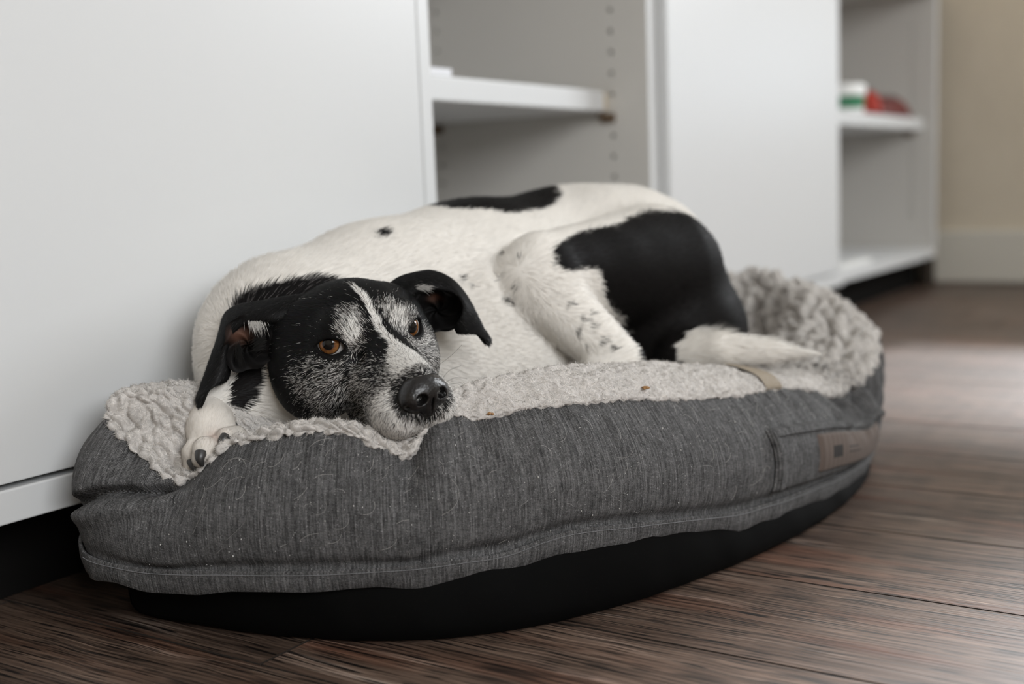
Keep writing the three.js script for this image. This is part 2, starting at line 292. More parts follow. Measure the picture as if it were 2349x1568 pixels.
{
  // small things left on the shelves, then a strip added for a glint
  const pad = thing('paper_pad', 'white paper pad on the left end of the empty shelf', 'paper', 1.21, 0.4662, -0.95);
  mesh('pages', boxGeo(-0.075, 0, -0.06, 0.055, 0.008, 0.048, 0.001), std([0.80, 0.81, 0.84], 0.7), pad); mesh('cover', boxGeo(-0.075, 0.008, -0.06, 0.055, 0.0095, 0.048, 0.0006), std([0.78, 0.79, 0.83], 0.5), pad);
  const tub = thing('plastic_tub', 'white tub with a green band beside the red packets', 'tub', 2.915, 0.4662, -0.925);
  const lt = (pts, m, n) => mesh(n, new THREE.LatheGeometry(pts.map(p => new THREE.Vector2(...p)), 32), m, tub);
  lt([[0, 0], [0.05, 0], [0.053, 0.004], [0.054, 0.012]], std([0.75, 0.75, 0.73], 0.4), 'base'); lt([[0.054, 0.012], [0.0555, 0.042]], std([0.02, 0.16, 0.07], 0.4), 'band'); lt([[0.0555, 0.042], [0.058, 0.044], [0.058, 0.066], [0.054, 0.07], [0, 0.071]], std([0.78, 0.78, 0.76], 0.4), 'lid');
  const pillow = (name, label, x, z, turn, w, d, h, col, strip) => {
    const p = thing(name, label, 'packet', x, 0.4662, z); p.rotation.y = turn;
    const G = gridGeometry(24, 24, (i, j) => { const u = i / 24 * 2 - 1, v = j / 24 * 2 - 1, e = Math.pow(Math.max(0, (1 - u ** 4) * (1 - v ** 4)), 0.55); return [u * w / 2, h * (0.08 + 0.92 * e) + 0.0025 * fbm3(u * 4 + x * 9, v * 4, 1) * e, -v * d / 2, u, v]; });
    const L = gridGeometry(6, 6, (i, j) => { const u = i / 3 - 1, v = j / 3 - 1; return [u * w / 2, 0.0004, v * d / 2]; });
    mesh('wrapper', mergeGeometries([G, L]), std(col, 0.55), p);
    const S = gridGeometry(10, 12, (i, j) => { const u = -0.25 + i / 10 * 0.5, v = j / 12 * 1.6 - 0.8, e = Math.pow(Math.max(0, (1 - u ** 4) * (1 - v ** 4)), 0.55); return [u * w / 2, h * (0.08 + 0.92 * e) + 0.004, -v * d / 2]; });
    mesh('print_panel', S, std(strip, 0.35), p);
  };
  pillow('snack_packet', 'bright red packet next to the white and green tub', 3.075, -0.925, 0.3, 0.15, 0.10, 0.062, [0.36, 0.018, 0.004], [0.40, 0.16, 0.09]);
  pillow('snack_packet', 'dark red packet at the far right of the cabinet shelf', 3.255, -0.925, -0.2, 0.16, 0.10, 0.055, [0.11, 0.012, 0.008], [0.05, 0.008, 0.006]);
  const strip = thing('glint_strip', 'small white strip standing in for a sun glint on the floor of the far open cabinet', 'strip', 2.77, 0.110, -0.858); mesh('strip', boxGeo(-0.115, 0, -0.016, 0.115, 0.012, 0.016, 0.003), std([0.82, 0.82, 0.80], 0.3), strip);  // white bar added in place of a sunlit glint on the cabinet floor
}
// ---------------------------------------------------------------- the dog bed
const BED_N = 120;
const bedPlan = [[.552, -.76], [.565, -.67], [.60, -.575], [.66, -.49], [.74, -.43], [.85, -.387], [1.0, -.357], [1.15, -.348], [1.3, -.370], [1.43, -.43], [1.53, -.525], [1.56, -.63], [1.5, -.735], [1.35, -.79], [1.1, -.80], [.85, -.80], [.68, -.80], [.595, -.797]];
const bedCurve = (() => {
  const n = bedPlan.length, P = [], L = [0];
  const cr = t => { const i = Math.floor(t), f = t - i, p = [-1, 0, 1, 2].map(k => bedPlan[(i + k + n) % n]); return [0, 1].map(c => 0.5 * (2 * p[1][c] + (p[2][c] - p[0][c]) * f + (2 * p[0][c] - 5 * p[1][c] + 4 * p[2][c] - p[3][c]) * f * f + (3 * p[1][c] - p[0][c] - 3 * p[2][c] + p[3][c]) * f ** 3)); };
  const M = 2000; for (let i = 0; i <= M; i++) { P.push(cr(i / M * n % n)); if (i) L.push(L[i - 1] + Math.hypot(P[i][0] - P[i - 1][0], P[i][1] - P[i - 1][1])); }
  const total = L[M];
  const get = f => { f = ((f % 1) + 1) % 1; const l = f * total; let lo = 0, hi = M; while (hi - lo > 1) { const m = lo + hi >> 1; L[m] <= l ? lo = m : hi = m; } const t = (l - L[lo]) / (L[hi] - L[lo]); return [lerp(P[lo][0], P[hi][0], t), lerp(P[lo][1], P[hi][1], t)]; };
  return { total, get };
})();
function bedPoint(f, s) {                                 // a plan point s metres inside the outline
  const p = bedCurve.get(f), a = bedCurve.get(f - 0.004), b = bedCurve.get(f + 0.004), dx = b[0] - a[0], dz = b[1] - a[1], l = Math.hypot(dx, dz);
  return [p[0] + s * dz / l, p[1] - s * dx / l];
}
// heights round the bed at listed stations (of 120, from the left end round the front), eased between
function ring(pairs) {
  return f => { let q = (((f % 1) + 1) % 1) * BED_N; const n = pairs.length; let i = n - 1; for (let k = 0; k < n; k++) if (pairs[k][0] <= q) i = k;
    const g = k => { const w = Math.floor(k / n), m = ((k % n) + n) % n; return [pairs[m][0] + w * BED_N, pairs[m][1]]; };
    if (q < pairs[0][0]) { q += BED_N; i = n - 1; }
    const [x0, y0] = g(i - 1), [x1, y1] = g(i), [x2, y2] = g(i + 1), [x3, y3] = g(i + 2), t = (q - x1) / (x2 - x1), m1 = (y2 - y0) / (x2 - x0) * (x2 - x1), m2 = (y3 - y1) / (x3 - x1) * (x2 - x1);
    return (2 * t ** 3 - 3 * t * t + 1) * y1 + (t ** 3 - 2 * t * t + t) * m1 + (3 * t * t - 2 * t ** 3) * y2 + (t ** 3 - t * t) * m2; };
}
const hemY = ring([[0, .044], [3, .039], [6, .041], [9, .042], [12, .043], [15, .045], [16.5, .046], [18, .052], [19.5, .054], [22, .049], [25, .041], [28, .032], [32, .027], [38, .021], [44, .016], [50, .016], [60, .03], [80, .04], [105, .04], [115, .05], [118, .055]]);
const seamY = ring([[0, .158], [1, .148], [2, .134], [3, .121], [4, .116], [5, .128], [6, .143], [7, .148], [8, .151], [9.5, .154], [11, .152], [12, .144], [13, .136], [13.4, .139], [14, .156], [15, .162], [16, .157], [17, .159], [18, .161], [20, .160], [22, .158], [24, .154], [26, .148], [28, .143], [30, .138], [32, .136], [34, .132], [36, .127], [38, .118], [40, .108], [42, .102], [44, .108], [46, .120], [48, .131], [52, .138], [60, .150], [70, .150], [78, .115], [84, .095], [104, .090], [110, .125], [113, .155], [116, .166], [118, .167], [119, .165]]);
const seamS = ring([[0, .035], [10, .035], [12.5, .028], [15, .035], [38, .035], [42, .030], [46, .010], [50, .004], [60, .015], [80, .03], [116, .03]]);
const crestY = ring([[0, .168], [1, .158], [2, .140], [3, .122], [4, .114], [5, .124], [6, .138], [8, .150], [10, .154], [12, .146], [13, .141], [14, .158], [15, .172], [16, .176], [18, .181], [20, .182], [22, .182], [24, .178], [26, .174], [28, .169], [30, .162], [33, .153], [36, .142], [39, .131], [42, .122], [44, .128], [46, .142], [49, .160], [52, .174], [56, .186], [60, .194], [66, .200], [72, .185], [77, .14], [82, .115], [90, .10], [103, .10], [108, .118], [111, .150], [114, .174], [116, .180], [118, .178]]);
const denimTex = dataTexture(1024, 1024, (i, j, o) => {
  const th = Math.floor(i / 3.2), tone = hash3(th % 320, Math.floor(j / 90) % 11, 31), tone2 = hash3(th % 320, 7, 32), slub = hash3(th % 320, Math.floor(j / 23 + 7 * tone2) % 40, 33) * 2 - 1;
  const warp = Math.sin(i / 1024 * Math.PI * 2 * 320), weft = Math.sin(j / 1024 * Math.PI * 2 * 300 + th * 2.1), row = tileNoise(i / 20, j / 3, 51, 341, 34);
  const fl = hash3(i >> 1, j >> 1, 5), fleck = fl > 0.985 ? 34 : fl < 0.06 ? -16 : 0, grain = (hash3(i, j, 12) - 0.5) * 34, blotch = tileNoise(i / 40, j / 40, 26, 26, 35) * 4 + tileNoise(i / 9, j / 9, 114, 114, 36) * 6;
  const v = 68 + 17 * (tone - 0.5) + 10 * (tone2 - 0.5) + 9 * slub + 5 * row + 17 * warp + 17 * warp * weft + 6 * weft + fleck + grain + blotch; o[0] = v; o[1] = v * 0.995; o[2] = v;
});
const denimBump = dataTexture(512, 512, (i, j, o) => { const v = 128 + 50 * Math.sin(i / 512 * Math.PI * 2 * 128) + 50 * Math.sin(j / 512 * Math.PI * 2 * 128 + (i >> 2) * 2.1); o[0] = o[1] = o[2] = v; }, false);
const denim = matte([1.34, 1.33, 1.32], 0.9, 0.3, { map: denimTex, bumpMap: denimBump, bumpScale: 0.0003 });
const bed = thing('dog_bed', 'oval dog bed with grey denim sides, fleece lining and black base', 'dog bed');
function denimPoint(f, w, push = 0) {                     // w 0 at the hem .. 1 at the seam
  let q = f * BED_N; if (q > 60) q -= BED_N; const H = hemY(f) + 0.010, S = seamY(f);
  let s = lerp(lerp(0.010, -0.006, Math.sin(Math.min(w * 1.25, 1) * Math.PI / 2)), seamS(f), Math.pow(w, 2.6));
  // puckers under the seam, deep folds at the corners, a slack line over the hem
  const near = sstep(0.45, 1, w), [x0, z0] = bedPoint(f, 0);
  let dsp = 0.0022 * fbm3(x0 * 14, w * 1.3, z0 * 14) + 0.0016 * near * Math.sin(q * 5.3 + 2 * noise3(q * 0.7, 0, 1)) * (0.4 + 0.6 * noise3(q * 0.5, 3, 1));
  dsp -= 0.004 * Math.exp(-(((w - 0.10) / 0.05) ** 2)) * sstep(-1, 4, q);
  const fold = (c, sl, wd, am) => { const d = (q - c - sl * (w - 0.5)) / wd; dsp -= am * Math.exp(-d * d); };
  if (q > 34 && q < 58) { const a = 0.0055 * sstep(0.35, 0.85, w) * sstep(36, 40, q) * sstep(58, 52, q); dsp += a * Math.sin(q * 2.7 + w * 4.5 + 0.8 * noise3(q, w * 2, 3)) + a * 0.5 * Math.sin(q * 5.1 - w * 3); }
  fold(0.3, 7.6, 0.30, 0.019 * sstep(0.22, 0.42, w) * sstep(1.02, 0.85, w)); fold(1.25, 7.6, 0.7, -0.006 * sstep(0.2, 0.4, w) * sstep(1.0, 0.8, w)); fold(-1.1, 1.5, 0.35, 0.005 * sstep(0.5, 0.2, w)); fold(-3.2, 3.5, 0.5, 0.008 * sstep(0.3, 0.8, w)); fold(38.6, 5, 0.5, 0.010 * sstep(0.35, 0.8, w)); fold(41.5, 4, 0.4, 0.012 * sstep(0.4, 0.8, w)); fold(13.1, 0.8, 0.5, 0.007 * sstep(0.4, 1, w)); fold(16.2, 0.2, 0.9, 0.005 * sstep(0.25, 0.05, w));
  s -= dsp + push; const [x, z] = bedPoint(f, s);
  return [x, lerp(H, S, w) + 0.5 * dsp * near, Math.max(z, -0.812), f * bedCurve.total / 0.30, (H + w * (S - H) * 1.1) / 0.30];
}
mesh('denim_cover', gridGeometry(720, 60, (i, j) => denimPoint(i / 720, j / 60), true), denim, bed);
// the hem: a stitched double edge hanging over the base
const hemPoint = (f, w, out) => { const q = f * BED_N, [x, z] = bedPoint(f, lerp(0.011, 0.006, w) - out - 0.003 * (1 - w) * noise3(q * 0.45, 7, 2)), y = hemY(f) + lerp(-0.001, 0.0175, w) + 0.003 * noise3(q * 0.6, 1, 5) * (1 - w); return [x, Math.max(y, 0.0015), Math.max(z, -0.812), f * bedCurve.total / 0.30, (y) / 0.30]; };
mesh('hem', gridGeometry(720, 8, (i, j) => { const w = [0, 0.02, 0.5, 0.98, 1, 0.98, 0.5, 0.02, 0][j], o = [0, 0.003, 0.0035, 0.002, 0, -0.001, -0.001, -0.001, 0][j]; return hemPoint(i / 720, w, o); }, true), denim, bed);
{
  // stitches along the hem's top edge, and the piping of the seam
  const st = []; const unit = new THREE.CapsuleGeometry(0.00035, 0.0022, 2, 5); unit.rotateZ(Math.PI / 2);
  const m = new THREE.Matrix4(); for (let k = 0; k < 420; k++) { const f = (0 + k / 420 * 60) / BED_N, p = hemPoint(f, 0.84, 0.0032), p2 = hemPoint(f + 0.0006, 0.84, 0.0032); const dir = V(p2[0] - p[0], p2[1] - p[1], p2[2] - p[2]).normalize(); m.makeRotationFromQuaternion(new THREE.Quaternion().setFromUnitVectors(V(1, 0, 0), dir)); m.setPosition(p[0], p[1], p[2]); st.push(unit.clone().applyMatrix4(m)); }
  const o = mesh('stitching', mergeGeometries(st), std([0.16, 0.16, 0.165], 0.8), bed); o.userData.kind = 'stuff';
}
// black slip-resistant base
const baseTex = dataTexture(512, 512, (i, j, o) => { const u = (i + 8 * (Math.floor(j / 16) % 2)) % 16 - 8, v = j % 16 - 8, d = Math.hypot(u, v); const f = hash3(i, j, 9) > 0.9988 ? 90 : 0; const k = 3 + (d < 3 ? 4 : 0) + f; o[0] = k; o[1] = k; o[2] = k; });
const baseS = ring([[0, .034], [4, .026], [8, .012], [12, .0], [16, -.008], [45, -.004], [60, .02], [100, .04], [114, .04]]);
mesh('base', gridGeometry(240, 12, (i, j) => {
  const f = i / 240, w = j / 12, H = hemY(f) + 0.008, prof = [[0.10, 0.001], [0.05, 0.001], [0.022, 0.002], [0.016, 0.06], [0.012, 0.22], [0.011, 0.5], [0.012, 0.75], [0.014, 1.0]], t = w * 7, a = Math.min(6, Math.floor(t)), b = t - a;
  const s = lerp(prof[a][0], prof[a + 1][0], b) + baseS(f) * (1 - 0.35 * w), y = Math.max(0.0008, lerp(prof[a][1], prof[a + 1][1], b) * H) , [x, z] = bedPoint(f, s - 0.002 * fbm3(f * 90, w * 2, 4)); return [x, y, Math.max(z, -0.80), f * bedCurve.total / 0.12, w * 0.09 / 0.12];
}, true), matte([0.35, 0.35, 0.35], 0.75, 0.2, { map: baseTex }), bed);
// fleece lining: from the seam over the crest, down inside and across the cushion
const crestS = ring([[0, .085], [56, .085], [66, .075], [78, .05], [106, .05], [114, .075]]);
const cushionY = ring([[0, .118], [3, .108], [6, .100], [10, .092], [14, .085], [60, .085], [100, .088], [108, .095], [112, .112], [116, .126]]);
function fleecePoint(f, w) {
  const cy = cushionY(f);
  const S = seamY(f), C = crestY(f), ss = seamS(f), cs = crestS(f) - 0.085;
  const K = [[ss + 0.004, S - 0.006], [ss - 0.003, S + 0.001], [ss + 0.006, S + 0.010 + 0.25 * (C - S - 0.01)], [ss + 0.028, lerp(S, C, 0.80) + 0.004], [0.085 + cs, C], [0.125 + cs, lerp(C, cy, 0.30)], [0.155 + cs, lerp(C, cy, 0.72)], [0.185 + cs * 0.5, cy], [0.215, 0.080]];
  const n = K.length - 1, t = w * n, i = Math.min(n - 1, Math.floor(t)), b = t - i, g = k => K[clamp(k, 0, n)];
  const cub = c => { const p0 = g(i - 1)[c], p1 = g(i)[c], p2 = g(i + 1)[c], p3 = g(i + 2)[c]; return 0.5 * (2 * p1 + (p2 - p0) * b + (2 * p0 - 5 * p1 + 4 * p2 - p3) * b * b + (3 * p1 - p0 - 3 * p2 + p3) * b ** 3); };
  const s = cub(0), y = cub(1); let [x, z] = bedPoint(f, Math.min(s, 0.04));
  if (s > 0.04) { const cx = clamp(x, 0.72, 1.40), cz = -0.585, D = Math.hypot(cx - x, cz - z), k = s > 0.2149 ? 0.98 : Math.min(0.95, (s - 0.04) / D * Math.min(1, D / 0.185)); x = lerp(x, cx, k); z = lerp(z, cz, k); }
  return [x, y, Math.max(z, -0.81)];
}
const fleeceGeo = gridGeometry(1500, 190, (i, j) => { const p = fleecePoint(i / 1500, Math.pow(j / 190, 1.35)); return [p[0], p[1], p[2], 0, j / 190]; }, true);
{
  const P = fleeceGeo.attributes.position.array, N = fleeceGeo.attributes.normal.array.slice(), UV = fleeceGeo.attributes.uv, col = new Float32Array(P.length);
  for (let k = 0; k < P.length; k += 3) {
    const x = P[k], y = P[k + 1], z = P[k + 2], w = UV.getY(k / 3), edge = sstep(0, 0.02, w);
    const sc = lerp(lerp(135, 155, sstep(0.60, 0.70, x)), 74, sstep(1.10, 1.25, x)), wo = worley(x * sc + 0.6 * noise3(x * 90, y * 90, z * 90), y * sc * 0.8 + 0.6 * noise3(x * 90 + 7, y * 90, z * 90), z * sc * 0.75), big = fbm3(x * 40, y * 40, z * 40);
    const front = sstep(0.60, 0.72, x) * sstep(1.25, 1.08, x), pit = Math.max(0, noise3(x * 190, y * 190, z * 190) - 0.22);
    const d = edge * (lerp((0.22 - wo * wo) * lerp(1.7, 2.4, sstep(1.05, 1.25, x)) / sc, (0.20 - wo * wo) * 0.55 / sc - 0.0042 * pit + 0.0012 * fbm3(x * 130, y * 130, z * 130), front) + 0.0014 * big + 0.0011 * fbm3(x * 330, y * 330, z * 330, 2));
    P[k] += N[k] * d; P[k + 1] += N[k + 1] * d; P[k + 2] += N[k + 2] * d;
    const v = 0.50 + 0.10 * big + 0.08 * noise3(x * 300, y * 300, z * 300); col[k] = v * 1.03; col[k + 1] = v * 0.975; col[k + 2] = v * 0.925;
  }
  fleeceGeo.setAttribute('color', new THREE.BufferAttribute(col, 3)); fleeceGeo.computeVertexNormals();
}
const fleece = mesh('fleece_lining', fleeceGeo, std([1, 1, 1], 0.95, { vertexColors: true }), bed);
{
  reseed(404);
  const S = sampler(fleeceGeo), p = V(0, 0, 0), n = V(0, 0, 0);
  const g = hairGeometry(650000, () => {
    S.pick(p, n); if (p.y < 0.10 || n.y < -0.3) return null;
    const d = V(gauss(), gauss(), gauss()); d.addScaledVector(n, -d.dot(n)).normalize().addScaledVector(n, 0.18 + 0.30 * rnd()).normalize(); const v = 0.40 + 0.36 * rnd();
    return { p, n, d, g: n, len: 0.0018 + 0.0028 * rnd(), w: 0.00036, bend: 0, c: [v * 1.04, v * 0.985, v * 0.925] };
  }, 1);
  const m = mesh('fleece_fuzz', g, std([1, 1, 1], 0.9, { vertexColors: true, side: THREE.DoubleSide }), bed); m.userData.kind = 'stuff';
}
{
  const g = gridGeometry(10, 60, (i, j) => { const f = lerp(32.9, 34.4, i / 10) / BED_N - 0.004 * (j / 60), p = fleecePoint(f, 0.02 + 0.44 * j / 60); return [p[0], p[1] + 0.0016, p[2], i / 10, j / 60]; });
  mesh('ribbon_tag', g, matte([0.27, 0.225, 0.17], 0.7, 0.3, { side: THREE.DoubleSide }), bed);
}
// sewn pocket with a woven label on the front right
function sewnPatch(f0, f1, w0, w1, lift, tilt, nu, nv, uvs) {
  return gridGeometry(nu, nv, (i, j) => {
    const u = i / nu, v = j / nv, edge = Math.min(u * nu, (1 - u) * nu, v * nv, (1 - v) * nv) < 0.5; const f = lerp(f0, f1, u) / BED_N;
    const p = denimPoint(f, lerp(w0, w1, v) + tilt * u, edge ? lift * 0.2 : lift); return [p[0], p[1], p[2], uvs ? u : p[3], uvs ? v : p[4]];
  });
}
mesh('pocket', sewnPatch(30.9, 44.2, 0.16, 0.70, 0.0050, -0.06, 80, 40), denim, bed);
mesh('pocket_band', sewnPatch(30.8, 44.3, 0.64, 0.715, 0.0075, -0.06, 80, 10), denim, bed);
mesh('pocket_edge', sewnPatch(30.75, 31.25, 0.15, 0.715, 0.0075, 0, 6, 30), denim, bed);
const labelTex = dataTexture(128, 96, (i, j, o) => { const wv = 6 * Math.sin(i * 0.9) + 5 * Math.sin(j * 1.3); let v = 1; if (i > 18 && i < 34 && j > 30 && j < 62) v = 0.35; if (i > 44 && i < 70 && j > 36 && j < 42) v = 0.6; if (i > 44 && i < 64 && j > 50 && j < 56) v = 0.6; o[0] = 84 * v + wv; o[1] = 72 * v + wv; o[2] = 65 * v + wv; });
mesh('woven_label', sewnPatch(34.3, 43.4, 0.22, 0.60, 0.0075, -0.05, 40, 24, true), std([1, 1, 1], 0.85, { map: labelTex }), bed);
// loose dog hairs stuck to the denim
{
  reseed(911);
  const gs = [];
  for (let k = 0; k < 150; k++) {
    const f = (5 + 38 * rnd()) / BED_N, w = 0.08 + 0.9 * Math.pow(rnd(), 0.7), L = 0.005 + 0.032 * rnd() * rnd(), ang = gauss() * 0.9 + 0.6, cv = gauss() * 2.2, pts = []; let ff = f, ww = w, a = ang; const h = seamY(f) - hemY(f);
    for (let s = 0; s < 5; s++) { const p = denimPoint(ff, clamp(ww, 0.02, 0.99), 0.0009 + 0.0012 * rnd()); pts.push(V(p[0], p[1], p[2])); ff += Math.cos(a) * L / 4 / bedCurve.total; ww += Math.sin(a) * L / 4 / h; a += cv * 0.3; }
    gs.push(tubeGeo(pts, 0.00004 + 0.00004 * rnd(), 12, 3));
  }
  const m = mesh('loose_hairs', mergeGeometries(gs), std([0.55, 0.53, 0.50], 0.5), bed); m.userData.kind = 'stuff';
  const lint = []; for (let k = 0; k < 260; k++) { const f = (3 + 42 * rnd()) / BED_N, p = denimPoint(f, 0.05 + 0.93 * rnd(), 0.0007), r = 0.0002 + 0.00035 * rnd() * rnd(); const s = new THREE.IcosahedronGeometry(r, 1); s.scale(1, 1 + rnd(), 1); s.translate(p[0], p[1], p[2]); lint.push(s); }
  const q = mesh('lint_specks', mergeGeometries(lint), std([0.50, 0.49, 0.47], 0.8), bed); q.userData.kind = 'stuff';
}
// crumbs of dry leaf caught in the fleece
const crumb = (f, w, label, r) => { const p = fleecePoint(f / BED_N, w), c = thing('leaf_crumb', label, 'crumb', p[0], p[1] + 0.0035, p[2]), gs = []; for (let k = 0; k < 5; k++) { const g = new THREE.IcosahedronGeometry(r * (0.5 + 0.5 * rnd()), 1); g.scale(1.5, 0.7, 0.9); g.rotateY(rnd() * 3); g.translate(gauss() * r * 0.9, gauss() * r * 0.3, gauss() * r * 0.9); gs.push(g); } mesh('flake', mergeGeometries(gs), std([0.30, 0.16, 0.06], 0.7), c); };
reseed(5); crumb(24.2, 0.17, 'tiny brown leaf crumb in the middle of the fleece rim', 0.0022); crumb(16.6, 0.10, 'tiny orange leaf crumb on the fleece beside the dog\'s nose', 0.0018);
// ---------------------------------------------------------------- the dog
const dog = thing('dog', 'black and white dog with grizzled face resting its chin on the bed rim', 'dog');
const U = 0.01096;                                          // one head unit in metres
const HX = V(0.8802, 0.1171, 0.4599), HY = V(-0.1551, 0.9869, 0.0455), HZ = V(-0.4485, -0.1114, 0.8868), HT = V(0.6977, 0.2127, -0.5776);
const headToWorld = (x, y, z) => V(HT.x + U * (HX.x * x + HY.x * y + HZ.x * z), HT.y + U * (HX.y * x + HY.y * y + HZ.y * z), HT.z + U * (HX.z * x + HY.z * y + HZ.z * z));
const turnHead = v => V(HX.x * v.x + HY.x * v.y + HZ.x * v.z, HX.y * v.x + HY.y * v.y + HZ.y * v.z, HX.z * v.x + HY.z * v.y + HZ.z * v.z);
const toHead = p => { const a = p.x - HT.x, b = p.y - HT.y, c = p.z - HT.z; return [(a * HX.x + b * HX.y + c * HX.z) / U, (a * HY.x + b * HY.y + c * HY.z) / U, (a * HZ.x + b * HZ.y + c * HZ.z) / U]; };
// --- head, in head units: x to the dog's left, y up, z towards the nose, eyes at the origin's height
const EYE_C = [2.76, 0.12, -1.55], EYE_R = 1.08;
const eyeN = V(0.44, 0.12, 0.89).normalize(), eyeH = V(0, 1, 0).cross(eyeN).normalize().applyAxisAngle(eyeN, 0.10), eyeV = eyeN.clone().cross(eyeH);
function eyeOpening(ax, y, z) {
  const qx = ax - EYE_C[0], qy = y - EYE_C[1], qz = z - EYE_C[2], a = qx * eyeH.x + qy * eyeH.y + qz * eyeH.z, b = qx * eyeV.x + qy * eyeV.y + qz * eyeV.z + 0.10, c = qx * eyeN.x + qy * eyeN.y + qz * eyeN.z;
  const w = 1.0, h = 0.56, R = (w * w + h * h) / (2 * h), o = R - h;
  return [Math.max(Math.hypot(a, b + o), Math.hypot(a, b - o)) - R, c];
}
function headSDF(x, y, z) {
  const ax = Math.sqrt(x * x + 0.01);
  let d = sdEll(x, y, z, 0, 0.15, -4.6, 4.35, 3.35, 4.7);
  d = smin(d, sdEll(ax, y, z, 3.5, -0.1, -5.8, 2.2, 2.4, 3.0), 1.2);
  d = smin(d, sdEll(ax, y, z, 3.25, -2.6, -3.2, 2.15, 2.9, 3.6), 1.5);
  d = smin(d, sdEll(ax, y, z, 4.1, -2.7, -5.0, 2.0, 3.1, 3.0), 1.5);
  d = smin(d, sdCone(x * 0.94, y, z, 0, -1.8, -1.2, 2.85, 0, -3.05, 4.7, 2.25), 1.4);
  d = smin(d, sdCone(x, y, z, 0, -0.25, -0.3, 1.30, 0, -1.55, 5.9, 1.15), 0.9);
  d = smin(d, sdEll(ax, y, z, 2.05, 1.15, -1.35, 1.6, 1.10, 1.5), 0.9);
  d = smin(d, sdEll(ax, y, z, 1.35, -3.75, 4.3, 1.60, 1.75, 2.6), 0.7);
  d = smin(d, sdCone(x, y, z, 0, -4.9, -1.8, 2.1, 0, -5.35, 4.2, 1.20), 0.45);
  d = smin(d, sdCone(x, y, z, 0, -1.5, -7.0, 3.6, 0, -3.5, -10, 3.9), 1.5);
  // brow lids over the eyeball, a dip in front of the eye, the mouth line
  d = smin(d, Math.hypot(ax - EYE_C[0], y - EYE_C[1], z - EYE_C[2]) - 1.26, 0.5);
  d = smax(d, -(Math.hypot(ax - 1.9, y + 0.6, z - 1.1) - 0.55), 0.7);
  const mouth = Math.max(Math.abs(y + 4.85) - 0.05, 0.4 - z, 1.1 - Math.abs(d + 0.9)); d = smax(d, -mouth, 0.15);
  const [o, c] = eyeOpening(ax, y, z); d = smax(d, -Math.max(o, 0.25 - c), 0.16);
  return d;
}
const NOSE = [0, -2.15, 6.45];
function noseSDF(x0, y, z0) {
  const x = x0 * 0.978 - (z0 - NOSE[2]) * 0.208, z = NOSE[2] + x0 * 0.208 + (z0 - NOSE[2]) * 0.978;   // the nose pad points a little to the dog's left
  const ax = Math.sqrt(x * x + 0.002);
  let d = sdEll(x, y, z, 0, NOSE[1] + 0.10, NOSE[2], 1.58, 1.20, 1.20);
  d = smin(d, sdEll(ax, y, z, 0.92, NOSE[1] - 0.18, NOSE[2] + 0.15, 0.90, 0.88, 0.90), 0.35);
  d = smin(d, sdEll(x, y, z, 0, NOSE[1] - 0.85, NOSE[2] + 0.25, 0.62, 0.75, 0.7), 0.3);
  d = smax(d, -sdEll(ax, y, z, 0.80, NOSE[1] - 0.08, NOSE[2] + 1.0, 0.40, 0.36, 1.1), 0.14);
  d = smax(d, -sdCone(ax, y, z, 0.9, NOSE[1] - 0.26, NOSE[2] + 0.95, 0.17, 1.85, NOSE[1] - 0.45, NOSE[2] + 0.2, 0.14), 0.1);
  d = smax(d, -(Math.hypot(x, (z - NOSE[2] - 1.0) * 0.35) - 0.09 + (y > NOSE[1] - 0.2 ? (y - NOSE[1] + 0.2) * 0.5 : 0)), 0.10);
  return d + 0.030 * (worley(x * 7, y * 7, z * 7) - 0.5);
}
function place(g) { g.applyMatrix4(new THREE.Matrix4().makeBasis(HX, HY, HZ).scale(V(U, U, U)).setPosition(HT)); return g; }
// share of white hairs at a point of the head
function headWhite(x, y, z) {
  const ax = Math.abs(x), n = fbm3(x * 1.1 + 5, y * 1.1, z * 1.1), n2 = noise3(x * 3, y * 3, z * 3);
  let w = 0.006;
  const cheek = sstep(-3.4, -1.2, z + 0.5 * n) * sstep(0.2, -1.2, y) * sstep(-5.9, -5.0, y); w = Math.max(w, cheek * (0.34 + 0.35 * n + 0.14 * n2));
  if (x > 0) w = Math.max(w, 0.55 * sstep(-2.6, -0.8, z) * sstep(1.6, 2.6, ax) * sstep(2.2, 0.4, y));
  const muz = sstep(2.9, 4.9, z + 0.5 * n - 0.25 * (y + 3.2)); w = Math.max(w, muz * (0.86 + 0.1 * n2) * sstep(-0.4, -2.4, y + 0.2 * n));
  w = Math.max(w, 0.8 * sstep(-4.6, -5.3, y) * sstep(-1.5, 1.5, z));
  const bw = z < 1.8 ? lerp(0.14, 0.24, sstep(-3.5, 1.8, z)) : lerp(0.24, 1.45, sstep(2.3, 4.6, z)); if (y > -2.0) w = Math.max(w, 0.95 * sstep(bw * 1.5, bw * 0.6, Math.abs(x - 0.05) + 0.10 * n2) * sstep(-4.4, -2.6, z));
  const bx = (ax - 1.75 + 0.35 * (y - 1.2)) / 0.95, by = (y - 1.15) / 1.25, bz = (z + 0.3) / 2.0; w = Math.max(w, 0.86 * sstep(1.6, 0.30, Math.hypot(bx, by, bz) + 0.30 * n2 + 0.25 * n));
  const [o, c] = eyeOpening(ax, y, z); if (c > 0) w *= sstep(0.10, 0.42, o);
  const dn = noseSDF(x, y, z); w *= lerp(0.25, 1, sstep(0.15, 0.75, dn + 0.12 * n2));
  return clamp(w, 0, 0.97);
}
const WHITE = [0.90, 0.875, 0.835], BLACK = [0.0048, 0.0047, 0.0048];
const mixC = (a, b, t) => [lerp(a[0], b[0], t), lerp(a[1], b[1], t), lerp(a[2], b[2], t)];
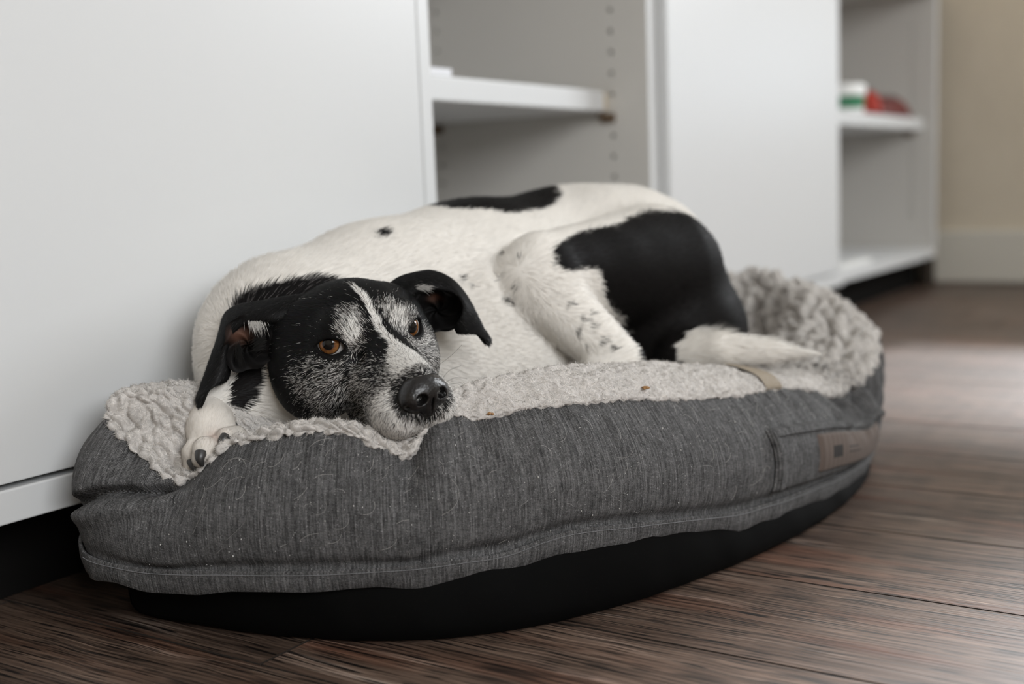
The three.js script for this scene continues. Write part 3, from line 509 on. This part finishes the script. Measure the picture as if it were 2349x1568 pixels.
function paint(geo, fn) { const p = geo.attributes.position.array, c = new Float32Array(p.length); for (let i = 0; i < p.length; i += 3) { const q = fn(p[i], p[i + 1], p[i + 2]); c[i] = q[0]; c[i + 1] = q[1]; c[i + 2] = q[2]; } geo.setAttribute('color', new THREE.BufferAttribute(c, 3)); return geo; }
const headGeo = surfaceNets(headSDF, [-6.6, -7.4, -12.5], [6.6, 5.0, 8.4], 0.11);
paint(headGeo, (x, y, z) => { const w = headWhite(x, y, z); return mixC([0.005, 0.0046, 0.0044], [0.42, 0.39, 0.36], w * w); });

// --- trunk, neck, legs and tail
const bones = [];                                         // [a, ra, b, rb, blend]
const bone = (a, ra, b, rb, k = 0.04) => bones.push([a.x, a.y, a.z, ra, b.x, b.y, b.z, rb, k]);
bone(at(668, 800, 1.025), 0.082, at(900, 765, 1.12), 0.099);
bone(at(900, 765, 1.12), 0.099, at(1085, 716, 1.21), 0.105);
bone(at(1085, 716, 1.21), 0.105, at(1290, 668, 1.30), 0.1035);
bone(at(1290, 668, 1.30), 0.1035, at(1425, 658, 1.30), 0.099);
bone(at(1425, 658, 1.30), 0.099, at(1528, 765, 1.23), 0.082);
bone(at(1000, 850, 1.10), 0.075, at(1180, 850, 1.14), 0.068, 0.05);
bone(at(1495, 632, 1.215), 0.072, at(1250, 628, 1.10), 0.038, 0.010);           // thigh to knee
bone(at(1222, 632, 1.085), 0.0315, at(1232, 650, 1.085), 0.034, 0.02);         // knee
bone(at(1226, 648, 1.085), 0.0335, at(1425, 835, 1.075), 0.0205, 0.006);        // lower leg
bone(at(1425, 835, 1.075), 0.0205, at(1330, 900, 1.05), 0.016, 0.01);
bone(at(735, 800, 1.03), 0.062, at(830, 790, 1.09), 0.075, 0.03);              // neck
bone(at(625, 890, 1.01), 0.042, at(700, 840, 1.02), 0.06, 0.03);
bone(at(640, 900, 0.995), 0.036, at(560, 915, 0.970), 0.0285, 0.02);            // forearm
bone(at(560, 915, 0.970), 0.0285, at(484, 948, 0.940), 0.0172, 0.012);
bone(at(1560, 815, 1.15), 0.024, at(1650, 803, 1.125), 0.0165, 0.010);        // tail
bone(at(1650, 803, 1.125), 0.0165, at(1760, 806, 1.13), 0.011, 0.006);
bone(at(1760, 806, 1.13), 0.011, at(1868, 812, 1.15), 0.003, 0.004);
function bodySDF(x, y, z) {
  let d = 9; for (let i = 0; i < bones.length; i++) { const b = bones[i]; const e = sdCone(x, y, z, b[0], b[1], b[2], b[3], b[4], b[5], b[6], b[7]); d = i ? smin(d, e, b[8]) : e; }
  return d + 0.0012 * noise3(x * 35, y * 35, z * 35);
}
const lo = [9, 9, 9], hi = [-9, -9, -9]; for (const b of bones) for (const o of [0, 4]) for (let c = 0; c < 3; c++) { lo[c] = Math.min(lo[c], b[o + c] - b[o + 3] - 0.02); hi[c] = Math.max(hi[c], b[o + c] + b[o + 3] + 0.02); }
const bodyGeo = surfaceNets(bodySDF, lo, hi, 0.0055);
// markings: rounded patches running through the coat crosswise
const blobs = [];
const blob = (px, py, d, rx, ry = rx, turn = 0) => { const c = at(px, py, d), s = d / FPX; blobs.push([c.dot(CAM_RIGHT), c.dot(CAM_UP), c.dot(CAM_FWD), rx * s, ry * s, Math.cos(turn), Math.sin(turn), d]); };
blob(1605, 655, 1.20, 190, 170); blob(1480, 590, 1.20, 92, 96); blob(1385, 585, 1.18, 85, 52, -0.1); blob(1312, 592, 1.13, 54, 38, 0.3); blob(1560, 770, 1.17, 128, 150); blob(1430, 655, 1.18, 66, 60, 0.7);
blob(1095, 452, 1.22, 150, 44, -0.16); blob(1020, 468, 1.19, 70, 18, -0.2); blob(1215, 430, 1.27, 75, 42, -0.5);
blob(888, 540, 1.08, 17, 11); blob(655, 690, 0.98, 118, 40, 0.12); blob(740, 672, 0.99, 75, 38); blob(575, 880, 0.955, 34, 62, -0.35);
const specks = [[1165, 692, 14], [1152, 585, 8], [1182, 660, 7], [1150, 640, 6], [1330, 735, 10], [1350, 748, 8], [1320, 760, 9], [1375, 782, 11], [1395, 800, 9], [1340, 790, 7], [1065, 645, 9], [1085, 660, 7], [1190, 600, 6], [1215, 615, 5], [1300, 700, 6], [1350, 720, 7]].map(([x, y, r]) => { const c = at(x, y, 1.10); return [c.dot(CAM_RIGHT), c.dot(CAM_UP), r * 1.10 / FPX]; });
const tailA = at(1560, 806, 1.13), tailB = at(1880, 808, 1.14), tailD = tailB.clone().sub(tailA).normalize();
function onTail(x, y, z) { const a = x - tailA.x, b = y - tailA.y, c = z - tailA.z, t = a * tailD.x + b * tailD.y + c * tailD.z; return t > -0.004 && Math.hypot(a - tailD.x * t, b - tailD.y * t, c - tailD.z * t) < 0.028 - 0.02 * sstep(0.02, -0.004, t); }
function bodyBlack(x, y, z) {
  const a = x * CAM_RIGHT.x + y * CAM_RIGHT.y + z * CAM_RIGHT.z, b = x * CAM_UP.x + y * CAM_UP.y + z * CAM_UP.z, c = x * CAM_FWD.x + y * CAM_FWD.y + z * CAM_FWD.z;
  const e = 0.10 * fbm3(x * 90, y * 90, z * 90) + 0.05 * noise3(x * 260, y * 260, z * 260); let m = 9;
  for (const q of blobs) { if (Math.abs(c - q[2]) > 0.13) continue; const u = a - q[0], v = b - q[1], s = Math.hypot((u * q[5] + v * q[6]) / q[3], (v * q[5] - u * q[6]) / q[4]); m = smin(m, s, 0.45); }
  let k = sstep(1.05, 0.93, m + e); if (onTail(x, y, z)) return 0;
  for (const q of specks) { const s = Math.hypot(a - q[0], b - q[1]) / q[2]; if (s < 1.4) k = Math.max(k, 0.75 * sstep(1.1, 0.5, s + 3 * e)); }
  return k;
}
const coat = (x, y, z) => { const k = bodyBlack(x, y, z), n = 1 + 0.05 * noise3(x * 40, y * 40, z * 40); return mixC([0.77 * n, 0.735 * n, 0.685 * n], [0.006, 0.005, 0.0048], k); };
paint(bodyGeo, coat);

// --- the paw over the rim
const toes = [];
const toe = (a, ra, b, rb, k) => toes.push([a.x, a.y, a.z, ra, b.x, b.y, b.z, rb, k]);
toe(at(484, 948, 0.940), 0.0168, at(485, 985, 0.925), 0.0168, 0.01);
toe(at(485, 985, 0.925), 0.0168, at(486, 1008, 0.915), 0.0150, 0.012);
toe(at(460, 1012, 0.912), 0.0088, at(441, 1038, 0.905), 0.0076, 0.0025); toe(at(441, 1038, 0.905), 0.0076, at(437, 1074, 0.908), 0.0056, 0.002);
toe(at(508, 1026, 0.905), 0.0092, at(472, 1032, 0.894), 0.0100, 0.0025); toe(at(472, 1032, 0.894), 0.0100, at(463, 1050, 0.893), 0.0076, 0.002);
toe(at(542, 1000, 0.915), 0.0082, at(518, 1005, 0.903), 0.0084, 0.0025);
function pawSDF(x, y, z) { let d = 9; for (let i = 0; i < toes.length; i++) { const b = toes[i], e = sdCone(x, y, z, b[0], b[1], b[2], b[3], b[4], b[5], b[6], b[7]); d = i ? smin(d, e, b[8]) : e; } return d; }
const plo = [9, 9, 9], phi = [-9, -9, -9]; for (const b of toes) for (const o of [0, 4]) for (let c = 0; c < 3; c++) { plo[c] = Math.min(plo[c], b[o + c] - b[o + 3] - 0.006); phi[c] = Math.max(phi[c], b[o + c] + b[o + 3] + 0.006); }
const pawGeo = surfaceNets(pawSDF, plo, phi, 0.0014);
const rust = at(496, 1012, 0.90);
paint(pawGeo, (x, y, z) => { const n = 1 + 0.06 * noise3(x * 120, y * 120, z * 120), r = Math.exp(-((x - rust.x) ** 2 + (y - rust.y) ** 2 + (z - rust.z) ** 2) / 0.00006); return mixC([0.70 * n, 0.655 * n, 0.60 * n], [0.22, 0.08, 0.04], 0.7 * r); });
const skin = matte([1, 1, 1], 0.75, 0.2, { vertexColors: true });
const dogBody = mesh('body', mergeGeometries([place(headGeo), bodyGeo, pawGeo]), skin, dog);

// --- nose, eyes
mesh('nose', place(surfaceNets(noseSDF, [-2.2, -4.6, 4.8], [2.2, 0.2, 8.3], 0.07)), new THREE.MeshPhysicalMaterial({ color: new THREE.Color().setRGB(0.006, 0.005, 0.005), roughness: 0.42, specularIntensity: 0.7, clearcoat: 0.35, clearcoatRoughness: 0.22 }), dog);
for (const s of [-1, 1]) {
  const c = headToWorld(s * EYE_C[0], EYE_C[1], EYE_C[2]), g = new THREE.SphereGeometry(EYE_R * U, 128, 160); g.rotateX(Math.PI / 2);
  const p = g.attributes.position.array, col = new Float32Array(p.length);
  const gaze = EYE.clone().sub(c).normalize().add(V(0, -0.05, 0)).addScaledVector(CAM_RIGHT, s < 0 ? -0.24 : 0.64).normalize();
  for (let i = 0; i < p.length; i += 3) {
    const x = p[i], y = p[i + 1], z = p[i + 2], t = Math.atan2(Math.hypot(x, y), z), a = Math.atan2(y, x), f = noise3(Math.cos(a) * 9, Math.sin(a) * 9, t * 3), bulge = 1 + 0.07 * Math.max(0, 1 - (t / 0.72) ** 2); p[i] *= bulge; p[i + 1] *= bulge; p[i + 2] *= bulge;
    let q = mixC([0.23 + 0.05 * f, 0.098 + 0.025 * f, 0.030], [0.12, 0.045, 0.016], sstep(0.58, 0.39, t + 0.05 * f));
    q = mixC(q, [0.003, 0.003, 0.003], sstep(0.40, 0.365, t)); q = mixC(q, [0.02, 0.012, 0.008], sstep(0.66, 0.72, t)); q = mixC(q, [0.50, 0.47, 0.45], sstep(0.74, 0.80, t)); col[i] = q[0]; col[i + 1] = q[1]; col[i + 2] = q[2];
  }
  g.setAttribute('color', new THREE.BufferAttribute(col, 3)); g.computeVertexNormals();
  const m = mesh('eye', g, new THREE.MeshPhysicalMaterial({ vertexColors: true, roughness: 0.6, specularIntensity: 0, clearcoat: 1, clearcoatRoughness: 0.03 }), dog); m.position.copy(c); m.quaternion.setFromUnitVectors(V(0, 0, 1), gaze);
  m.userData.label = 'amber brown eye';
}
// --- ears: a folded flap and the open hollow beneath it
const spline2 = pts => { const c = new THREE.CatmullRomCurve3(pts.map(p => V(p[0], p[1], p[2]))); return t => c.getPoint(t); };
function ear(outer, inner, bulge, thick, cup, pink, tuft) {
  const O = spline2(outer), I = spline2(inner), W = 20, L = 60;
  const surf = (u, v, off) => { const a = O(v), b = I(v), px = lerp(a.x, b.x, u), py = lerp(a.y, b.y, u), d = lerp(a.z, b.z, u) - bulge * Math.pow(Math.sin(Math.PI * u), 0.7) * (1 - 0.3 * v) + off * Math.pow(Math.max(0, Math.sin(Math.PI * u)), 0.35); return at(px, py, d); };
  const front = gridGeometry(W, L, (i, j) => { const p = surf(i / W, j / L, 0); return [p.x, p.y, p.z]; }), back = gridGeometry(W, L, (i, j) => { const p = surf(1 - i / W, j / L, thick); return [p.x, p.y, p.z]; });
  const flap = mergeGeometries([front, back]);
  const e = mesh('ear', flap, matte([0.006, 0.0056, 0.0056], 0.7, 0.25, { side: THREE.DoubleSide }), dog);
  const bowl = gridGeometry(48, 14, (i, j) => { const a = i / 48 * Math.PI * 2, r = j / 14 * 1.18, w = 1 + 0.10 * Math.sin(a * 3 + 1) + 0.05 * Math.sin(a * 7); const p = at(cup[0] + cup[2] * r * w * Math.cos(a), cup[1] + cup[3] * r * w * Math.sin(a), cup[4] + cup[5] * (1 - Math.min(r, 1) ** 2) + 0.002 * Math.sin(a * 5 + r * 6)); return [p.x, p.y, p.z]; }, true);
  const pc = at(pink[0], pink[1], cup[4] + cup[5] * 0.6); paint(bowl, (x, y, z) => mixC([0.005, 0.0045, 0.0045], [0.15, 0.075, 0.052], 0.9 * Math.exp(-((x - pc.x) ** 2 + (y - pc.y) ** 2 * 2.2 + (z - pc.z) ** 2) / (pink[2] ** 2))));
  const h = mesh('ear_hollow', bowl, matte([1, 1, 1], 0.6, 0.25, { vertexColors: true, side: THREE.DoubleSide }), e); h.userData.label = 'dark hollow with bare brown skin';
  // short coat on the flap, wisps in the hollow
  const S = sampler(front), p = V(0, 0, 0), n = V(0, 0, 0), tipDir = at(outer[outer.length - 1][0], outer[outer.length - 1][1], 0.93).sub(at(outer[1][0], outer[1][1], 0.95)).normalize();
  const fur = hairGeometry(9000, () => { S.pick(p, n); if (n.dot(CAM_FWD) > 0) n.negate(); const d = tipDir.clone().addScaledVector(n, 0.32 - tipDir.dot(n)).add(V(gauss() * .15, gauss() * .15, gauss() * .15)).normalize(), v = rnd() < 0.02 ? 0.06 : 0.004 + 0.007 * rnd(); return { p, n, d, g: n, len: 0.0028 + 0.002 * rnd(), w: 0.00026, bend: -0.25, c: [v, v * 0.97, v * 0.96] }; });
  const wisps = hairGeometry(tuft.length * 130, i => { const t = tuft[Math.floor(i / 130)], q = at(t[0] + gauss() * t[2], t[1] + gauss() * t[3], t[4]), d = at(t[0] + t[5] + gauss() * 9, t[1] + t[6] + gauss() * 9, t[4] - 0.012).sub(at(t[0], t[1], t[4])); const len = d.length() * (0.6 + 0.6 * rnd()); d.normalize(); const v = t[7] * (0.6 + 0.5 * rnd()); return { p: q, n: V(-CAM_FWD.x, -CAM_FWD.y, -CAM_FWD.z), d, g: V(0, -1, 0), len, w: 0.0003, bend: 0.2, c: [v, v * 0.96, v * 0.9] }; }, 3);
  const f = mesh('ear_fur', mergeGeometries([fur, wisps]), matte([1, 1, 1], 0.55, 0.3, { vertexColors: true, side: THREE.DoubleSide }), e); f.userData.kind = 'stuff';
}
ear([[705, 672, .945], [645, 680, .940], [590, 690, .942], [545, 698, .948], [516, 716, .950], [497, 775, .942], [478, 830, .934], [459, 885, .926], [449, 915, .922], [453, 936, .921]],
  [[672, 752, .932], [636, 742, .926], [602, 738, .924], [566, 742, .926], [538, 764, .928], [523, 806, .930], [530, 846, .932], [522, 872, .930], [484, 893, .923], [466, 931, .921]],
  0.010, 0.0035, [570, 790, 54, 54, 0.926, 0.007], [553, 768, 0.008], [[588, 737, 17, 4, 0.924, 5, 14, 0.55], [606, 775, 6, 22, 0.928, -26, 4, 0.012], [545, 800, 6, 14, 0.926, 6, 16, 0.008]]);
ear([[890, 650, .985], [915, 634, .985], [950, 623, .990], [992, 619, .996], [1035, 637, .996], [1068, 672, .990], [1092, 715, .982], [1110, 752, .975], [1127, 780, .970], [1122, 792, .969]],
  [[935, 700, .965], [945, 680, .970], [962, 668, .974], [1000, 664, .978], [1046, 678, .978], [1060, 712, .976], [1042, 752, .974], [1050, 765, .972], [1088, 765, .970], [1110, 788, .969]],
  0.009, 0.0035, [1004, 712, 58, 46, 0.980, 0.018], [1000, 682, 0.005], [[962, 660, 12, 4, 0.972, 22, -6, 0.35]]);

// --- coat: hairs over head, body and paw
{
  reseed(2024);
  const S = sampler(headGeo), p = V(0, 0, 0), n = V(0, 0, 0), made = [];
  made.push(hairGeometry(230000, () => {
    S.pick(p, n); if (n.dot(CAM_FWD) > 0.45) return null;
    const [x, y, z] = toHead(p), ax = Math.abs(x), sx = x < 0 ? -1 : 1; if (noseSDF(x, y, z) < 0.03 || z < -9) return null;
    const [o, c] = eyeOpening(ax, y, z); if (c > 0 && o < 0.05) return null;
    const w = headWhite(x, y, z); let f = V(sx * 0.30, -0.28, -1);
    if (y < -2.2) f = V(sx * 0.12, -0.55, -0.9); if (z > 3.8 && y < -3) f = V(sx * 0.1, -1.0, -0.35);
    const ex = ax - EYE_C[0], ey = y - EYE_C[1] + 0.1, er = Math.hypot(ex, ey), en = Math.exp(-((er / 1.9) ** 2)) * (c > -0.5 ? 1 : 0); f.x += sx * ex / (er + 0.3) * 1.1 * en; f.y += ey / (er + 0.3) * 1.3 * en;
    if (y > 0.4 && ax < 2.8 && z > -2.5) f.add(V(sx * 0.25, 0.5, 0));
    const wv = 0.35; f.x += wv * noise3(x * 1.2, y * 1.2, z * 1.2); f.y += wv * noise3(x * 1.2 + 9, y * 1.2, z * 1.2);
    const d = turnHead(f).normalize(); d.addScaledVector(n, -d.dot(n)).normalize(); d.addScaledVector(n, 0.24 + 0.14 * rnd()).add(V(gauss() * 0.11, gauss() * 0.11, gauss() * 0.11)).normalize();
    const white = rnd() < w, tip = z > 2.8 ? 0.55 : z < -3 ? 1.05 : 0.85, v = white ? (w > 0.7 ? 0.72 + 0.28 * rnd() : 0.30 + 0.65 * rnd()) : 1;
    const near = 1, brown = !white && w > 0.3 ? rnd() * 0.03 : 0;
    const len = U * tip * (0.42 + 0.34 * rnd()) * (o < 0.6 && c > 0 ? 0.32 : 1);
    return { p, n, d, g: n, len, w: U * (white ? 0.019 : 0.024), bend: -0.30, c: white ? [WHITE[0] * v * near, WHITE[1] * v * near, WHITE[2] * v * near] : [BLACK[0] * (1 + rnd()) + brown, BLACK[1] * (1 + rnd()) + brown * 0.8, BLACK[2] * (1 + rnd()) + brown * 0.7] };
  }));
  const B = sampler(bodyGeo), axis = V(0.93, -0.25, -0.15).normalize(), neckC = at(690, 690, 0.99);
  made.push(hairGeometry(170000, () => {
    B.pick(p, n); if (n.dot(CAM_FWD) > 0.35) return null;
    const k = bodyBlack(p.x, p.y, p.z), black = rnd() < k, tail = onTail(p.x, p.y, p.z);
    const ruff = p.distanceTo(neckC) < 0.075; const fl = (tail ? tailD : axis).clone(); fl.addScaledVector(n, -fl.dot(n)).normalize();
    const d = fl.addScaledVector(n, (tail ? 0.45 : ruff ? 0.45 : 0.22) + 0.12 * rnd()).add(V(gauss() * 0.12, gauss() * 0.12, gauss() * 0.12)).normalize(), v = 0.88 + 0.2 * rnd(), kb = ruff && black && rnd() < 0.12 ? 0.10 : 0.006 * (0.6 + rnd());
    return { p, n, d, g: n, len: (tail ? 0.018 : ruff ? 0.009 : 0.008) * (0.6 + 0.7 * rnd()), w: tail ? 0.0004 : 0.00042, bend: -0.2, c: black ? [kb, kb * 0.92, kb * 0.9] : [0.79 * v, 0.755 * v, 0.705 * v] };
  }));
  const T = sampler(pawGeo), down = at(470, 1075, 0.90).sub(at(495, 985, 0.93)).normalize();
  made.push(hairGeometry(9000, () => { T.pick(p, n); const f = down.clone().addScaledVector(n, -down.dot(n)).normalize().addScaledVector(n, 0.2).add(V(gauss() * .1, gauss() * .1, gauss() * .1)).normalize(), v = 0.85 + 0.2 * rnd(), r = Math.exp(-p.distanceToSquared(rust) / 0.00005); return { p, n, d: f, g: n, len: 0.003 + 0.002 * rnd(), w: 0.00028, bend: -0.3, c: mixC([0.74 * v, 0.69 * v, 0.63 * v], [0.22, 0.085, 0.045], 0.8 * r) }; }));
  const m = mesh('fur', mergeGeometries(made), matte([1, 1, 1], 0.55, 0.22, { vertexColors: true, side: THREE.DoubleSide }), dog); m.userData.kind = 'stuff';
}
// --- claws and whiskers
const claw = (a, b, c, r) => { const q = new THREE.CatmullRomCurve3([a, b, c]), g = new THREE.TubeGeometry(q, 14, r, 10, false), P = g.attributes.position; for (let i = 0; i <= 14; i++) { const o = q.getPoint(i / 14), k = i === 14 ? 0.05 : 1 - 0.75 * (i / 14) ** 1.6; for (let j = 0; j <= 10; j++) { const t = i * 11 + j; P.setXYZ(t, lerp(o.x, P.getX(t), k), lerp(o.y, P.getY(t), k), lerp(o.z, P.getZ(t), k)); } } g.computeVertexNormals(); mesh('claw', g, std([0.030, 0.028, 0.027], 0.38), dog); };
claw(at(438, 1056, .901), at(444, 1070, .897), at(455, 1084, .897), 0.0034);
claw(at(461, 1036, .885), at(459, 1052, .882), at(466, 1070, .884), 0.0044);
claw(at(518, 1002, .895), at(510, 1012, .891), at(514, 1028, .892), 0.0044);
claw(at(517, 958, .934), at(533, 967, .926), at(548, 983, .924), 0.0034);
{
  const w = (pts, r) => mesh('whisker', tubeGeo(pts, r, 20, 4), std([0.05, 0.045, 0.04], 0.4), dog), q = (x, y, d) => at(x, y, d);
  w([q(1012, 872, .85), q(1030, 850, .845), q(1058, 838, .84)], 0.00012); w([q(1018, 878, .85), q(1045, 866, .845), q(1072, 868, .84)], 0.00011); w([q(1022, 884, .85), q(1050, 880, .842), q(1068, 896, .84)], 0.00011); w([q(1005, 838, .87), q(1035, 815, .87), q(1060, 790, .87)], 0.00010);
  for (const [x, y, x2, y2] of [[850, 945, 770, 985], [862, 962, 790, 1012], [880, 975, 830, 1024], [842, 925, 772, 940], [900, 985, 878, 1030]]) w([q(x, y, .835), q((x + x2) / 2, (y + y2) / 2 + 3, .825), q(x2, y2, .82)], 0.00012);
}
renderer.render(scene, camera);
